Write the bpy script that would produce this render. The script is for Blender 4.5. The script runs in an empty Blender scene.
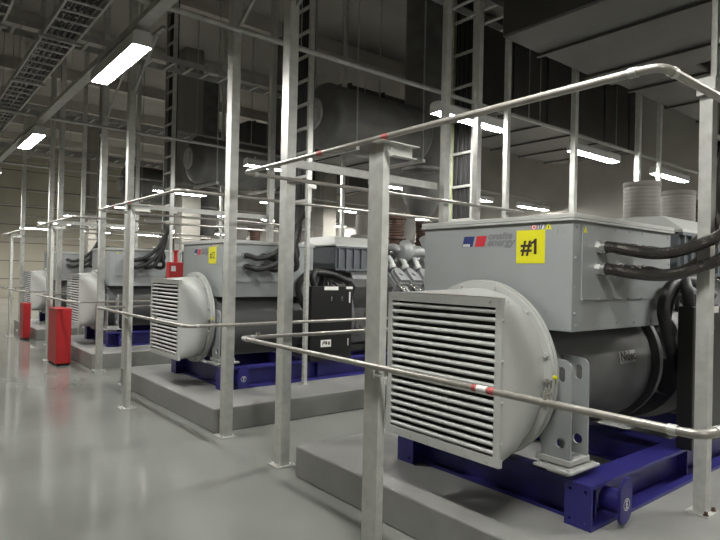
import bpy, bmesh, math, random
from mathutils import Vector, Matrix
random.seed(7)
C = bpy.context.scene.collection
SP = 4.44            # spacing of the generator sets along the aisle (y); x runs from the aisle into the bays
ZP = 0.24            # height of the concrete plinths
YC = 2.37            # centre line of generator 1

# ------------------------------------------------------------------ materials
def mat(name, col, rough=0.5, metal=0.0, var=0.0, scale=6.0, bump=0.0, bscale=40.0, rvar=0.0, emit=None, estr=0, coat=0.0, stretch=None):
    m = bpy.data.materials.new(name); m.use_nodes = True
    nt = m.node_tree; b = nt.nodes['Principled BSDF']
    b.inputs['Base Color'].default_value = (*col, 1); b.inputs['Roughness'].default_value = rough
    b.inputs['Metallic'].default_value = metal; b.inputs['Coat Weight'].default_value = coat
    tc = nt.nodes.new('ShaderNodeTexCoord'); src = tc.outputs['Object']
    if stretch:
        mp = nt.nodes.new('ShaderNodeMapping'); mp.inputs['Scale'].default_value = stretch
        nt.links.new(src, mp.inputs['Vector']); src = mp.outputs['Vector']
    if var > 0 or rvar > 0:
        n = nt.nodes.new('ShaderNodeTexNoise'); n.inputs['Scale'].default_value = scale; n.inputs['Detail'].default_value = 5
        nt.links.new(src, n.inputs['Vector'])
        if var > 0:
            r = nt.nodes.new('ShaderNodeValToRGB')
            r.color_ramp.elements[0].position = 0.3; r.color_ramp.elements[1].position = 0.7
            r.color_ramp.elements[0].color = (*[c*(1-var) for c in col], 1)
            r.color_ramp.elements[1].color = (*[min(1, c*(1+var)) for c in col], 1)
            nt.links.new(n.outputs['Fac'], r.inputs['Fac']); nt.links.new(r.outputs['Color'], b.inputs['Base Color'])
        if rvar > 0:
            mr = nt.nodes.new('ShaderNodeMapRange'); mr.inputs['From Min'].default_value = 0.3; mr.inputs['From Max'].default_value = 0.7
            mr.inputs['To Min'].default_value = max(0.02, rough-rvar); mr.inputs['To Max'].default_value = rough+rvar
            nt.links.new(n.outputs['Fac'], mr.inputs['Value']); nt.links.new(mr.outputs['Result'], b.inputs['Roughness'])
    if bump > 0:
        n2 = nt.nodes.new('ShaderNodeTexNoise'); n2.inputs['Scale'].default_value = bscale; n2.inputs['Detail'].default_value = 3
        nt.links.new(src, n2.inputs['Vector'])
        bp = nt.nodes.new('ShaderNodeBump'); bp.inputs['Strength'].default_value = bump; bp.inputs['Distance'].default_value = 0.01
        nt.links.new(n2.outputs['Fac'], bp.inputs['Height']); nt.links.new(bp.outputs['Normal'], b.inputs['Normal'])
    if emit:
        b.inputs['Emission Color'].default_value = (*emit, 1); b.inputs['Emission Strength'].default_value = estr
    return m

M = dict(
    floor=mat('epoxy_floor', (0.215, 0.222, 0.205), 0.11, 0, 0.09, 0.9, 0.12, 2.0, 0.05),
    plinth=mat('painted_concrete', (0.235, 0.235, 0.225), 0.5, 0, 0.16, 3.0, 0.25, 9, 0.1),
    grey=mat('grey_paint', (0.27, 0.285, 0.285), 0.42, 0, 0.03, 4, 0.03, 120),
    grey_light=mat('light_grey_paint', (0.42, 0.43, 0.415), 0.42, 0, 0.04, 4),
    grey_dark=mat('dark_grey_paint', (0.10, 0.102, 0.10), 0.45, 0, 0.06, 5),
    engine=mat('engine_grey', (0.30, 0.31, 0.31), 0.38, 0.15, 0.10, 9, 0.15, 25),
    casting=mat('dark_casting', (0.085, 0.085, 0.085), 0.55, 0.3, 0.2, 8, 0.2, 30),
    blue=mat('blue_paint', (0.024, 0.021, 0.16), 0.38, 0, 0.10, 6),
    galv=mat('galvanised_steel', (0.50, 0.508, 0.48), 0.42, 0.35, 0.13, 14, 0.05, 30, 0.08),
    pipe=mat('galvanised_pipe', (0.34, 0.325, 0.295), 0.36, 0.5, 0.10, 20, 0.03, 60, 0.06),
    red=mat('red_paint', (0.40, 0.014, 0.018), 0.4, 0, 0.05, 5),
    redmark=mat('red_mark', (0.42, 0.09, 0.09), 0.5, 0, 0.3, 60),
    pinkmark=mat('faded_label', (0.62, 0.36, 0.34), 0.6, 0, 0.15, 60),
    black=mat('black_paint', (0.010, 0.010, 0.010), 0.35),
    void=mat('dark_inside', (0.012, 0.012, 0.011), 0.8),
    rubber=mat('black_rubber', (0.014, 0.014, 0.014), 0.5),
    hose=mat('braided_conduit', (0.075, 0.07, 0.064), 0.3, 0.75, 0.1, 30),
    chrome=mat('zinc_fitting', (0.6, 0.6, 0.58), 0.25, 0.9, 0.1, 40),
    yellow=mat('yellow_sign', (0.64, 0.61, 0.012), 0.5),
    white=mat('white_label', (0.72, 0.72, 0.70), 0.5),
    ink=mat('black_ink', (0.025, 0.015, 0.01), 0.6),
    logoblue=mat('logo_blue', (0.015, 0.025, 0.14), 0.5),
    logored=mat('logo_red', (0.50, 0.02, 0.035), 0.5),
    logogrey=mat('logo_grey', (0.185, 0.19, 0.195), 0.5),
    rust=mat('rusty_steel', (0.085, 0.05, 0.038), 0.7, 0.2, 0.3, 10),
    filt=mat('filter_canister', (0.17, 0.16, 0.145), 0.5, 0.0, 0.06, 5),
    lagging=mat('dark_lagging', (0.12, 0.12, 0.112), 0.6, 0.1, 0.2, 4),
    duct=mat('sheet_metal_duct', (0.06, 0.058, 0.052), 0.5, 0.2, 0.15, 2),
    wall=mat('wall_panel', (0.36, 0.335, 0.27), 0.7, 0, 0.05, 1.2),
    backwall=mat('back_wall_panel', (0.30, 0.285, 0.255), 0.75, 0, 0.12, 0.8),
    column=mat('concrete_column', (0.21, 0.20, 0.175), 0.7, 0, 0.07, 2.0, 0.1, 14),
    ceil=mat('ceiling_slab', (0.24, 0.225, 0.20), 0.8, 0, 0.1, 1.0),
    galv_shade=mat('shaded_steel', (0.34, 0.34, 0.32), 0.55, 0.2, 0.15, 10),  # darker copy of the galvanised steel, overhead dimness put into its colour
    beam=mat('ceiling_beam', (0.40, 0.38, 0.34), 0.7),
    lamp=mat('lamp_diffuser', (0.9, 0.9, 0.9), 0.4, 0, emit=(1.0, 0.985, 0.94), estr=165),
    housing=mat('lamp_housing', (0.45, 0.45, 0.44), 0.5),
    joint=mat('panel_joint', (0.10, 0.095, 0.085), 0.8),
)

# ------------------------------------------------------------------ mesh helpers
def box(bm, x0, x1, y0, y1, z0, z1, bev=0.0, seg=1, mx=None):
    g = bmesh.ops.create_cube(bm, size=1)
    vs = g['verts']
    for v in vs:
        v.co = Vector((x0 + (v.co.x+.5)*(x1-x0), y0 + (v.co.y+.5)*(y1-y0), z0 + (v.co.z+.5)*(z1-z0)))
    if bev > 0:
        es = list({e for v in vs for e in v.link_edges})
        r = bmesh.ops.bevel(bm, geom=es, offset=bev, segments=seg, affect='EDGES', profile=.5)
        vs = list({v for f in r['faces'] for v in f.verts} | {v for v in vs if v.is_valid})
    if mx is not None: bmesh.ops.transform(bm, matrix=mx, verts=vs)
    return vs

def frame_of(d):
    d = d.normalized(); u = Vector((0, 0, 1)) if abs(d.z) < .9 else Vector((1, 0, 0))
    a = d.cross(u).normalized(); b = a.cross(d).normalized()
    return a, b

def cyl(bm, p0, p1, r0, r1=None, seg=24, cap=True):
    p0 = Vector(p0); p1 = Vector(p1); r1 = r0 if r1 is None else r1
    a, b = frame_of(p1-p0); A = []; B = []
    for i in range(seg):
        t = 2*math.pi*i/seg; o = a*math.cos(t) + b*math.sin(t)
        A.append(bm.verts.new(p0+o*r0)); B.append(bm.verts.new(p1+o*r1))
    for i in range(seg):
        j = (i+1) % seg; bm.faces.new((A[i], A[j], B[j], B[i]))
    if cap: bm.faces.new(A[::-1]); bm.faces.new(B)

def loft(bm, rings, cap0=True, cap1=True):
    R = [[bm.verts.new(p) for p in r] for r in rings]; n = len(R[0])
    for k in range(len(R)-1):
        for i in range(n):
            j = (i+1) % n; bm.faces.new((R[k][i], R[k][j], R[k+1][j], R[k+1][i]))
    if cap0: bm.faces.new(R[0][::-1])
    if cap1: bm.faces.new(R[-1])

def lathe_x(bm, prof, yc, zc, seg=48, cap=True):      # profile (x, r) about the axis y=yc, z=zc
    loft(bm, [[(x, yc+r*math.cos(2*math.pi*i/seg), zc+r*math.sin(2*math.pi*i/seg)) for i in range(seg)] for x, r in prof], cap, cap)

def lathe_z(bm, prof, xc, yc, seg=32, cap=True):      # profile (z, r)
    loft(bm, [[(xc+r*math.cos(2*math.pi*i/seg), yc+r*math.sin(2*math.pi*i/seg), z) for i in range(seg)] for z, r in prof], cap, cap)

def smooth_path(pts, n=8):
    P = [Vector(p) for p in pts]
    if len(P) < 3 or n < 2: return P
    P = [P[0]*2-P[1]] + P + [P[-1]*2-P[-2]]; out = []
    for i in range(1, len(P)-2):
        for k in range(n):
            t = k/n; a, b, c, d = P[i-1:i+3]
            out.append(.5*((2*b)+(c-a)*t+(2*a-5*b+4*c-d)*t*t+(3*b-3*c+d-a)*t**3))
    out.append(P[-2]); return out

def tube(bm, pts, r, seg=10, n=8, rfun=None):
    P = smooth_path(pts, n); rings = []; a = None
    for i, p in enumerate(P):
        d = (P[min(i+1, len(P)-1)]-P[max(i-1, 0)]).normalized()
        if a is None: a, b = frame_of(d)
        else:
            a = (a - d*a.dot(d)).normalized(); b = a.cross(d).normalized()
        rr = rfun(i) if rfun else r
        rings.append([p + (a*math.cos(2*math.pi*k/seg)+b*math.sin(2*math.pi*k/seg))*rr for k in range(seg)])
    loft(bm, rings)

def corner_pts(pts, rad=.05, n=5):                     # polyline with rounded corners
    P = [Vector(p) for p in pts]; out = [P[0]]
    for i in range(1, len(P)-1):
        a = (P[i-1]-P[i]).normalized(); b = (P[i+1]-P[i]).normalized()
        s = P[i]+a*rad; e = P[i]+b*rad
        for k in range(n+1):
            t = k/n; out.append(s*(1-t)**2 + P[i]*2*t*(1-t) + e*t*t)
    out.append(P[-1]); return out

def prism(bm, pts, off):                               # closed outline (3d, planar) thickened by off
    off = Vector(off); A = [bm.verts.new(p) for p in pts]; B = [bm.verts.new(Vector(p)+off) for p in pts]
    n = len(A)
    bm.faces.new(A[::-1]); bm.faces.new(B)
    for i in range(n):
        j = (i+1) % n; bm.faces.new((A[i], A[j], B[j], B[i]))

def plate_holes(bm, outer, holes, off):                # outer/holes: planar 3d loops, real holes through the plate
    off = Vector(off); edges = []
    loops = []
    for loop in [outer]+holes:
        vs = [bm.verts.new(p) for p in loop]; loops.append(vs)
        for i in range(len(vs)): edges.append(bm.edges.new((vs[i], vs[(i+1) % len(vs)])))
    r = bmesh.ops.triangle_fill(bm, use_beauty=True, use_dissolve=False, edges=edges)
    fs = [g for g in r['geom'] if isinstance(g, bmesh.types.BMFace)]
    ex = bmesh.ops.extrude_face_region(bm, geom=fs)
    bmesh.ops.translate(bm, vec=off, verts=[v for v in ex['geom'] if isinstance(v, bmesh.types.BMVert)])

def hexbolt(bm, p, d, r=.009, h=.008):
    p = Vector(p); d = Vector(d).normalized(); cyl(bm, p-d*.003, p+d*h, r, r, 6); cyl(bm, p-d*.002, p+d*.002, r*1.6, r*1.6, 10)

def circ(cx, cy, r, n, fn, ry=None, a0=0, a1=2*math.pi):
    ry = ry or r
    return [fn(cx+r*math.cos(a0+(a1-a0)*i/n), cy+ry*math.sin(a0+(a1-a0)*i/n)) for i in range(n)]

# ------------------------------------------------------------------ object helpers
def link(name, bm, m, parent=None, origin=(0, 0, 0), smooth=True, ang=35):
    bmesh.ops.recalc_face_normals(bm, faces=bm.faces[:])
    bmesh.ops.translate(bm, vec=-Vector(origin), verts=bm.verts[:])
    me = bpy.data.meshes.new(name); bm.to_mesh(me); bm.free()
    me.materials.append(m)
    if smooth:
        for p in me.polygons: p.use_smooth = True
        try: me.set_sharp_from_angle(angle=math.radians(ang))
        except Exception: pass
    o = bpy.data.objects.new(name, me); C.objects.link(o)
    if parent is not None: o.parent = parent
    return o

class Thing:
    def __init__(s, name, label, cat, org, group=None):
        o = bpy.data.objects.new(name, None); o.empty_display_size = .1; C.objects.link(o)
        o.location = org; o['label'] = label; o['category'] = cat
        if group: o['group'] = group
        s.o = o; s.org = Vector(org)
    def part(s, name, bm, m, parent=None, label=None, **k):
        p = link(name, bm, m, parent or s.o, s.org, **k)
        if label: p['label'] = label
        return p

def solo(name, bm, m, label, cat, org, group=None, **k):
    o = link(name, bm, m, None, org, **k); o.location = org
    o['label'] = label; o['category'] = cat
    if group: o['group'] = group
    return o

def struct(name, bm, m, **k):
    o = link(name, bm, m, **k); o['kind'] = 'structure'; return o

def copy_tree(o, parent=None):
    c = o.copy(); C.objects.link(c)
    if parent is not None: c.parent = parent
    for ch in list(o.children): copy_tree(ch, c)
    return c

def copy_at(o, loc, label, group=None):
    c = copy_tree(o); c.location = loc; c['label'] = label
    if group: c['group'] = group
    return c

def text_obj(name, body, size, m, thing, pos, face, parent=None, bold=0.0, shear=0.0, sx=1.0, depth=.0015, align='LEFT', label=None):
    cu = bpy.data.curves.new(name, 'FONT'); cu.body = body; cu.size = size; cu.extrude = depth/2; cu.offset = bold
    cu.shear = shear; cu.align_x = align; cu.resolution_u = 4
    t = bpy.data.objects.new(name, cu); C.objects.link(t)
    bpy.context.view_layer.update()
    dg = bpy.context.evaluated_depsgraph_get()
    me = bpy.data.meshes.new_from_object(t.evaluated_get(dg)); C.objects.unlink(t); bpy.data.objects.remove(t)
    bm = bmesh.new(); bm.from_mesh(me); bpy.data.meshes.remove(me)
    if face == '-x': R = Matrix(((0, 0, -1), (-sx, 0, 0), (0, 1, 0)))
    else: R = Matrix(((sx, 0, 0), (0, 0, -1), (0, 1, 0)))
    for v in bm.verts: v.co = R @ v.co + Vector(pos)
    return thing.part(name, bm, m, parent, label, smooth=False)

NB = bmesh.new

# ------------------------------------------------------------------ the room
XB, YF, YN, XL, H = 14.0, 35.0, -5.0, -3.5, 7.3
bm = NB(); box(bm, XL, XB, YN, YF, -0.1, 0); struct('floor', bm, M['floor'], smooth=False)
bm = NB(); box(bm, XL, XB, YN, YF, H, H+.15); struct('ceiling', bm, M['ceil'], smooth=False)
bm = NB(); box(bm, XL, XB, YF, YF+.2, 0, H); struct('wall_far', bm, M['wall'], smooth=False)
bm = NB()
for k in range(1, 8): box(bm, XL, XB, YF-.012, YF-.001, .95*k-.015, .95*k+.02)
struct('trim_1', bm, M['joint'], smooth=False)
bm = NB(); box(bm, XL, XB, YN-.2, YN, 0, H); struct('wall_near', bm, M['wall'], smooth=False)
bm = NB(); box(bm, XL-.2, XL, YN, YF, 0, H); struct('wall_left', bm, M['wall'], smooth=False)
bm = NB(); box(bm, XB, XB+.2, YN, YF, 0, H); struct('wall_right', bm, M['backwall'], smooth=False)
y = 1.2; n = 2
while y < YF-1:
    bm = NB(); box(bm, XL, XB, y, y+.22, H-.32, H-.001); struct('trim_%d' % n, bm, M['beam'], smooth=False); n += 1; y += 3.4
k = 0
for (px, py) in ((5.72, 14.25), (10.1, 14.25), (5.72, 23.2), (10.1, 23.2)):
    k += 1
    bm = NB(); box(bm, px, px+.5, py, py+.5, 0, H-.001, .015); struct('column_%d' % k, bm, M['column'], smooth=False)
# plinths
ords = ['nearest', 'second', 'third', 'fourth']
for k in range(4):
    bm = NB()
    y0, y1 = .86+SP*k, 3.83+SP*k
    vs = box(bm, 2.5, 8.6, y0, y1, 0.0005, ZP, .012, 2)
    struct('floor_plinth_%d' % (k+1), bm, M['plinth'], smooth=False)

# ------------------------------------------------------------------ generator set
Z1 = 1.03   # shaft height
def make_generator():
    T = Thing('generator_set', '', 'generator', (2.5, YC, ZP), 'generator sets in a row on their plinths')
    P = T.part
    # --- skid
    ys, zt, zb = .76, .485, ZP+.001
    bm = NB()
    for s in (-1, 1):
        yo, yi = YC+s*ys, YC+s*(ys-.16)
        a, b = min(yo, yi), max(yo, yi)
        box(bm, 2.955, 8.2, a, b, zt-.02, zt); box(bm, 2.955, 8.2, a, b, zb, zb+.02)
        w = YC+s*(ys-.125); box(bm, 2.955, 8.2, w-.008, w+.008, zb+.02, zt-.02)
    for x in (3.08, 4.3, 5.6, 6.9, 8.1):
        box(bm, x-.06, x+.06, YC-ys+.05, YC+ys-.05, zb, zb+.018); box(bm, x-.06, x+.06, YC-ys+.05, YC+ys-.05, zt-.035, zt-.018)
        box(bm, x-.006, x+.006, YC-ys+.05, YC+ys-.05, zb+.018, zt-.03)
    skid = P('skid', bm, M['blue'], smooth=False)
    for s in (-1, 1):
        bm = NB(); a, b = sorted((YC+s*ys, YC+s*(ys-.16)))
        plate_holes(bm, [(2.94, a, zb), (2.94, b, zb), (2.94, b, zt), (2.94, a, zt)],
                    [circ(yy, zz, .009, 10, lambda u, v: (2.94, u, v)) for yy in (a+.035, b-.035) for zz in (zb+.04, zt-.04)], (.014, 0, 0))
        P('end_plate', bm, M['blue'], skid, smooth=False)
        for xl in (3.20, 7.6):
            bm = NB(); yo = YC+s*ys; ye = yo+s*.06
            cyl(bm, (xl-.03, yo-s*.05, .365), (xl-.03, ye, .365), .066, seg=24)
            o = []
            for i in range(24):
                t = 2*math.pi*i/24; o.append((xl-.03+.064*math.cos(t)+.02*math.sin(t), ye, .382+.064*math.sin(t)+(.060 if math.sin(t) > 0 else -.060)))
            prism(bm, o, (0, s*.018, 0))
            lug = P('lifting_lug', bm, M['blue'], skid)
            if s == -1 and xl < 4:
                bm = NB(); yy = ye-.0185-.001
                for r0, r1 in ((.034, .029),):
                    A = circ(xl-.03, .365, r0, 28, lambda u, v: (u, yy, v)); B = circ(xl-.03, .365, r1, 28, lambda u, v: (u, yy, v))
                    VA = [bm.verts.new(p) for p in A]; VB = [bm.verts.new(p) for p in B]
                    for i in range(28): bm.faces.new((VA[i], VA[(i+1) % 28], VB[(i+1) % 28], VB[i]))
                box(bm, xl-.035, xl-.025, yy-.0005, yy, .345, .385); box(bm, xl-.042, xl-.018, yy-.0005, yy, .343, .349)
                box(bm, xl-.042, xl-.018, yy-.0005, yy, .381, .387); box(bm, xl-.040, xl-.020, yy-.0005, yy, .362, .368)
                P('lug_mark', bm, M['white'], skid, label='white ring symbol on the lug', smooth=False)
    # --- air shroud: square louvred mouth growing into the round flange
    def sec(x, hw, e, n=64):
        out = []
        for i in range(n):
            t = 2*math.pi*(i+.5)/n; c, s = math.cos(t), math.sin(t)
            q = (abs(c)**e+abs(s)**e)**(-1/e); out.append((x, YC+hw*c*q, Z1+.005+hw*s*q))
        return out
    bm = NB()
    loft(bm, [sec(2.556, .455, 26), sec(2.60, .457, 22), sec(2.615, .458, 16), sec(2.66, .462, 9), sec(2.72, .472, 5.5), sec(2.79, .480, 3.6), sec(2.85, .488, 2.7), sec(2.895, .492, 2.15)], cap0=False, cap1=False)
    shroud = P('air_shroud', bm, M['grey_light'], ang=50)
    bm = NB()
    lathe_x(bm, [(2.888, .47), (2.888, .545), (2.908, .548), (2.909, .540), (2.914, .540), (2.915, .552), (2.94, .552), (2.941, .50)], YC, Z1, 72)
    for i in range(12):
        a = 2*math.pi*(i+.5)/12; hexbolt(bm, (2.889, YC+.522*math.cos(a), Z1+.522*math.sin(a)), (-1, 0, 0), .015, .018)
    P('flange_ring', bm, M['grey_light'], shroud, ang=30)
    bm = NB()
    y0, y1, z0, z1 = YC-.452, YC+.452, .575, 1.487; fw = .040
    plate_holes(bm, [(2.54, y0, z0), (2.54, y1, z0), (2.54, y1, z1), (2.54, y0, z1)],
                [[(2.54, y0+fw, z0+fw+.012), (2.54, y1-fw, z0+fw+.012), (2.54, y1-fw, z1-fw-.012), (2.54, y0+fw, z1-fw-.012)]], (.03, 0, 0))
    for i in range(6):
        yy = y0+.08+i*(y1-y0-.16)/5
        hexbolt(bm, (2.54, yy, z1-.022), (-1, 0, 0), .006, .004); hexbolt(bm, (2.54, yy, z0+.022), (-1, 0, 0), .006, .004)
    for i in range(4):
        zz = z0+.13+i*.22
        for sy in (y0-.001, y1+.001): hexbolt(bm, (2.56, sy, zz), (0, -1 if sy < YC else 1, 0), .007, .007)
    P('louvre_frame', bm, M['grey_light'], shroud, ang=30)
    bm = NB(); ns = 18; zl, zh = z0+fw+.012, z1-fw-.012; pt = (zh-zl)/ns
    for i in range(ns):
        zc = zl+pt*(i+.52)
        # blade: rounded nose and a sloping back
        a = [(2.545, zc-.013), (2.541, zc-.007), (2.543, zc+.003), (2.552, zc+.009), (2.566, zc+.010), (2.566, zc+.007), (2.554, zc+.005), (2.549, zc-.013)]
        prism(bm, [(x, y0+fw, z) for x, z in a], (0, y1-y0-2*fw, 0))
    P('louvre', bm, M['grey_light'], shroud, ang=60)
    bm = NB(); box(bm, 2.62, 2.63, y0+.02, y1-.02, z0+.02, z1-.02); P('shade_backing', bm, M['void'], shroud, label='dark sheet painting the shade behind the louvre blades', smooth=False)  # black sheet stands in for the shade inside the shroud
    bm = NB(); box(bm, 2.60, 2.655, YC-.14, YC+.16, 1.4895, 1.4935); P('hazard_label', bm, M['pinkmark'], shroud, label='faded pink label on the top edge', smooth=False)
    bm = NB()
    for dz in (.02, -.05): cyl(bm, (2.875, YC-.50, 1.0+dz), (2.875, YC-.545, 1.0+dz), .011, seg=10); cyl(bm, (2.875, YC-.515, 1.0+dz), (2.875, YC-.525, 1.0+dz), .018, seg=6)
    tube(bm, [(2.875, YC-.53, 1.02), (2.872, YC-.535, .985), (2.875, YC-.53, .95)], .006, 8, 4)
    P('grease_fitting', bm, M['chrome'], shroud)
    bm = NB(); cyl(bm, (2.90, YC-.545, 1.045), (2.90, YC-.565, 1.045), .011, seg=12); P('yellow_cap', bm, M['yellow'], shroud, label='small yellow cap')
    # --- alternator body
    bm = NB()
    lathe_x(bm, [(2.94, .465), (2.96, .47), (4.16, .47), (4.19, .462), (4.30, .455), (4.35, .43), (4.38, .40)], YC, 1.0, 64)
    box(bm, 3.05, 4.2, YC-.33, YC+.33, 1.25, 1.31, .01)
    body = P('alternator_body', bm, M['grey_dark'], ang=30)
    bm = NB(); yy = YC-.4705
    A = [(x, YC-.4722*math.cos(a), 1.0+.4722*math.sin(a)) for x in (3.81, 4.03) for a in (.075, .13, .19, .25)]
    V = [bm.verts.new(p) for p in A]
    for i in range(3): bm.faces.new((V[i], V[i+1], V[i+5], V[i+4]))
    pl = P('name_plate', bm, M['grey_light'], body, label='small pale maker plate')
    t = text_obj('plate_lettering', 'Nidec', .085, M['ink'], T, (3.822, YC-.4735, 1.055), '-y', body, bold=.002)
    t2 = text_obj('plate_lettering', 'LEROY-SOMER', .022, M['ink'], T, (3.835, YC-.476, 1.040), '-y', body)
    for o, a in ((t, .165), (t2, .09)):     # lean the lettering onto the curved casing
        piv = Vector((0, YC-.4735, 1.05))-T.org
        for v in o.data.vertices:
            z = v.co.z + T.org.z; ang = math.asin(max(-1, min(1, (z-1.0)/.4735))); v.co.y = YC - .4738*math.cos(ang) - T.org.y - (.0006 if v.co.y < piv.y else 0)
    # gussets and feet
    for s in (-1, 1):
        for x in (2.965, 3.145):
            bm = NB(); yo = YC+s*.615; yi = YC+s*.36; yb = YC+s*.50
            out = [(x, YC+s*.40, .78), (x, yb-s*.06, .578), (x, yo, .578)]
            out += [(x, yo-s*.05+s*.05*math.cos(a), 1.09+.05*math.sin(a)) for a in [i*math.pi/2/6 for i in range(7)]]
            out += [(x, YC+s*.40, 1.15)]
            hol = [circ(yo-s*.062, .665, .030, 18, lambda u, v: (x, u, v)),
                   [(x, yo-s*.062+.022*math.cos(t), 1.055+.022*math.sin(t)+(.022 if math.sin(t) > 0 else -.022)) for t in [2*math.pi*(i+.5)/18 for i in range(18)]]]
            plate_holes(bm, out, hol, (.014, 0, 0)); P('foot_gusset', bm, M['grey'], body, smooth=False)
        bm = NB(); a, b = sorted((YC+s*.40, YC+s*.618)); box(bm, 2.955, 3.17, a, b, .548, .580, .003)
        a, b = sorted((YC+s*.42, YC+s*.66)); box(bm, 2.90, 3.21, a, b, .523, .538, .002)
        a, b = sorted((YC+s*.46, YC+s*.60)); box(bm, 2.97, 3.15, a, b, .537, .549); box(bm, 2.98, 3.14, a, b, .484, .524)
        for xx in (2.925, 3.185):
            for f in (.45, .63): hexbolt(bm, (xx, YC+s*f, .538), (0, 0, 1), .009, .008)
        for xx in (3.03, 3.09): hexbolt(bm, (xx, YC+s*.54, .580), (0, 0, 1), .010, .010)
        P('foot', bm, M['grey_light'], body, smooth=False)
    # --- terminal box
    bx0, bx1, by0, by1, bz0, bz1 = 3.0, 4.27, YC-.585, YC+.585, 1.295, 1.945
    bm = NB(); box(bm, bx0, bx1, by0, by1, bz0, bz1, .004)
    for i in range(6):
        x = bx0+.05+i*(bx1-bx0-.1)/5
        if i in (0, 5) or True: hexbolt(bm, (x, by0, bz1-.045), (0, -1, 0), .007, .006); hexbolt(bm, (x, by0, bz0+.035), (0, -1, 0), .007, .006)
    for z in (1.40, 1.55, 1.72): hexbolt(bm, (bx0+.035, by0, z), (0, -1, 0), .007, .006); hexbolt(bm, (bx1-.03, by0, z), (0, -1, 0), .007, .006)
    for yy, zz in ((by0+.22, 1.405), (by0+.32, 1.46), (by0+.38, 1.47), (by0+.10, 1.90), (by0+.06, 1.90), (by0+.10, 1.87), (by0+.06, 1.87), (by1-.06, 1.83), (by1-.06, 1.80), (by0+.09, 1.38), (by0+.17, 1.41)):
        hexbolt(bm, (bx0, yy, zz), (-1, 0, 0), .006, .004)
    tb = P('terminal_box', bm, M['grey'], ang=30)
    bm = NB(); box(bm, bx0-.018, bx1+.018, by0-.018, by1+.018, bz1, bz1+.028, .004); box(bm, bx0-.018, bx1+.018, by0-.018, by1+.018, bz1-.012, bz1-.0002)
    P('box_lid', bm, M['grey_light'], tb, smooth=False)
    bm = NB(); box(bm, 3.095, 4.06, by0-.006, by0-.0003, 1.475, 1.915, .001)
    box(bm, 3.095, 3.83, by0-.012, by0-.006, 1.478, 1.486)
    for i in range(5): hexbolt(bm, (3.10+.18*i, by0-.012, 1.482), (0, -1, 0), .006, .005); hexbolt(bm, (3.11+.18*i, by0-.006, 1.905), (0, -1, 0), .005, .004)
    P('gland_plate', bm, M['grey'], tb, ang=30)
    for x in (3.27, 3.50, 3.73):
        for z in (1.79, 1.66):
            bm = NB(); cyl(bm, (x, by0-.004, z), (x, by0-.035, z), .040, seg=8); cyl(bm, (x, by0-.035, z), (x, by0-.062, z), .037, seg=24)
            P('cable_gland', bm, M['chrome'], tb, label='bright zinc cable gland', ang=30)
    # stickers
    bm = NB(); prism(bm, [(3.101, by0-.0065, 1.868), (3.145, by0-.0065, 1.868), (3.123, by0-.0065, 1.908)], (0, -.001, 0)); P('warning_triangle', bm, M['yellow'], tb, label='yellow warning triangle', smooth=False)
    for cy, mm, ic in ((2.040, 'white', 'logored'), (1.992, 'white', 'logoblue'), (1.942, 'yellow', 'ink')):
        bm = NB(); f = lambda u, v: (bx0-.001, u, v)
        if mm == 'white': prism(bm, circ(cy, 1.905, .019, 20, f), (.0009, 0, 0))
        else: prism(bm, [f(cy-.023, 1.888), f(cy+.023, 1.888), f(cy, 1.926)], (.0009, 0, 0))
        P('round_sticker' if mm == 'white' else 'warning_triangle', bm, M[mm], tb, smooth=False)
        bm = NB(); f = lambda u, v: (bx0-.002, u, v)
        if ic == 'logored':
            A = [bm.verts.new(p) for p in circ(cy, 1.905, .019, 20, f)]; B = [bm.verts.new(p) for p in circ(cy, 1.905, .0145, 20, f)]
            for i in range(20): bm.faces.new((A[i], A[(i+1) % 20], B[(i+1) % 20], B[i]))
            box(bm, bx0-.002, bx0-.0015, cy-.008, cy+.006, 1.898, 1.910)
        elif ic == 'logoblue':
            prism(bm, [f(cy-.013, 1.918), f(cy-.004, 1.922), f(cy+.004, 1.89), f(cy-.002, 1.887)], (.0005, 0, 0)); prism(bm, [f(cy+.004, 1.923), f(cy+.013, 1.918), f(cy+.012, 1.892), f(cy+.007, 1.89)], (.0005, 0, 0))
        else: prism(bm, [f(cy-.003, 1.893), f(cy+.003, 1.893), f(cy+.003, 1.911), f(cy-.003, 1.911)], (.0005, 0, 0))
        P('sticker_symbol', bm, M[ic], tb, smooth=False)
    # maker's mark: blue and red parallelograms and two lines of lettering
    f = lambda u, v: (bx0-.0012, u, v)
    bm = NB(); prism(bm, [f(2.600, 1.797), f(2.512, 1.797), f(2.494, 1.866), f(2.582, 1.866)], (.001, 0, 0)); P('maker_mark', bm, M['logoblue'], tb, label='blue slanted block of the maker mark', smooth=False)
    bm = NB(); prism(bm, [f(2.492, 1.797), f(2.412, 1.797), f(2.394, 1.866), f(2.474, 1.866)], (.001, 0, 0)); P('maker_mark', bm, M['logored'], tb, label='red slanted block of the maker mark', smooth=False)
    text_obj('maker_lettering', 'mtu', .030, M['white'], T, (bx0-.002, 2.594, 1.800), '-x', tb, bold=.001, shear=.25, sx=1.25, depth=.001)
    text_obj('maker_lettering', 'onsite', .064, M['logogrey'], T, (bx0-.002, 2.384, 1.842), '-x', tb, bold=.0022, shear=.25, sx=1.18, depth=.001)
    text_obj('maker_lettering', 'energy', .064, M['logogrey'], T, (bx0-.002, 2.388, 1.801), '-x', tb, bold=.0022, shear=.25, sx=1.18, depth=.001)
    # --- coupling housing
    bm = NB(); lathe_x(bm, [(4.34, .40), (4.36, .49), (4.41, .49), (4.43, .40), (4.62, .40), (4.70, .52), (4.95, .56), (5.0, .56), (5.001, .3)], YC, 1.0, 48)
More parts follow.
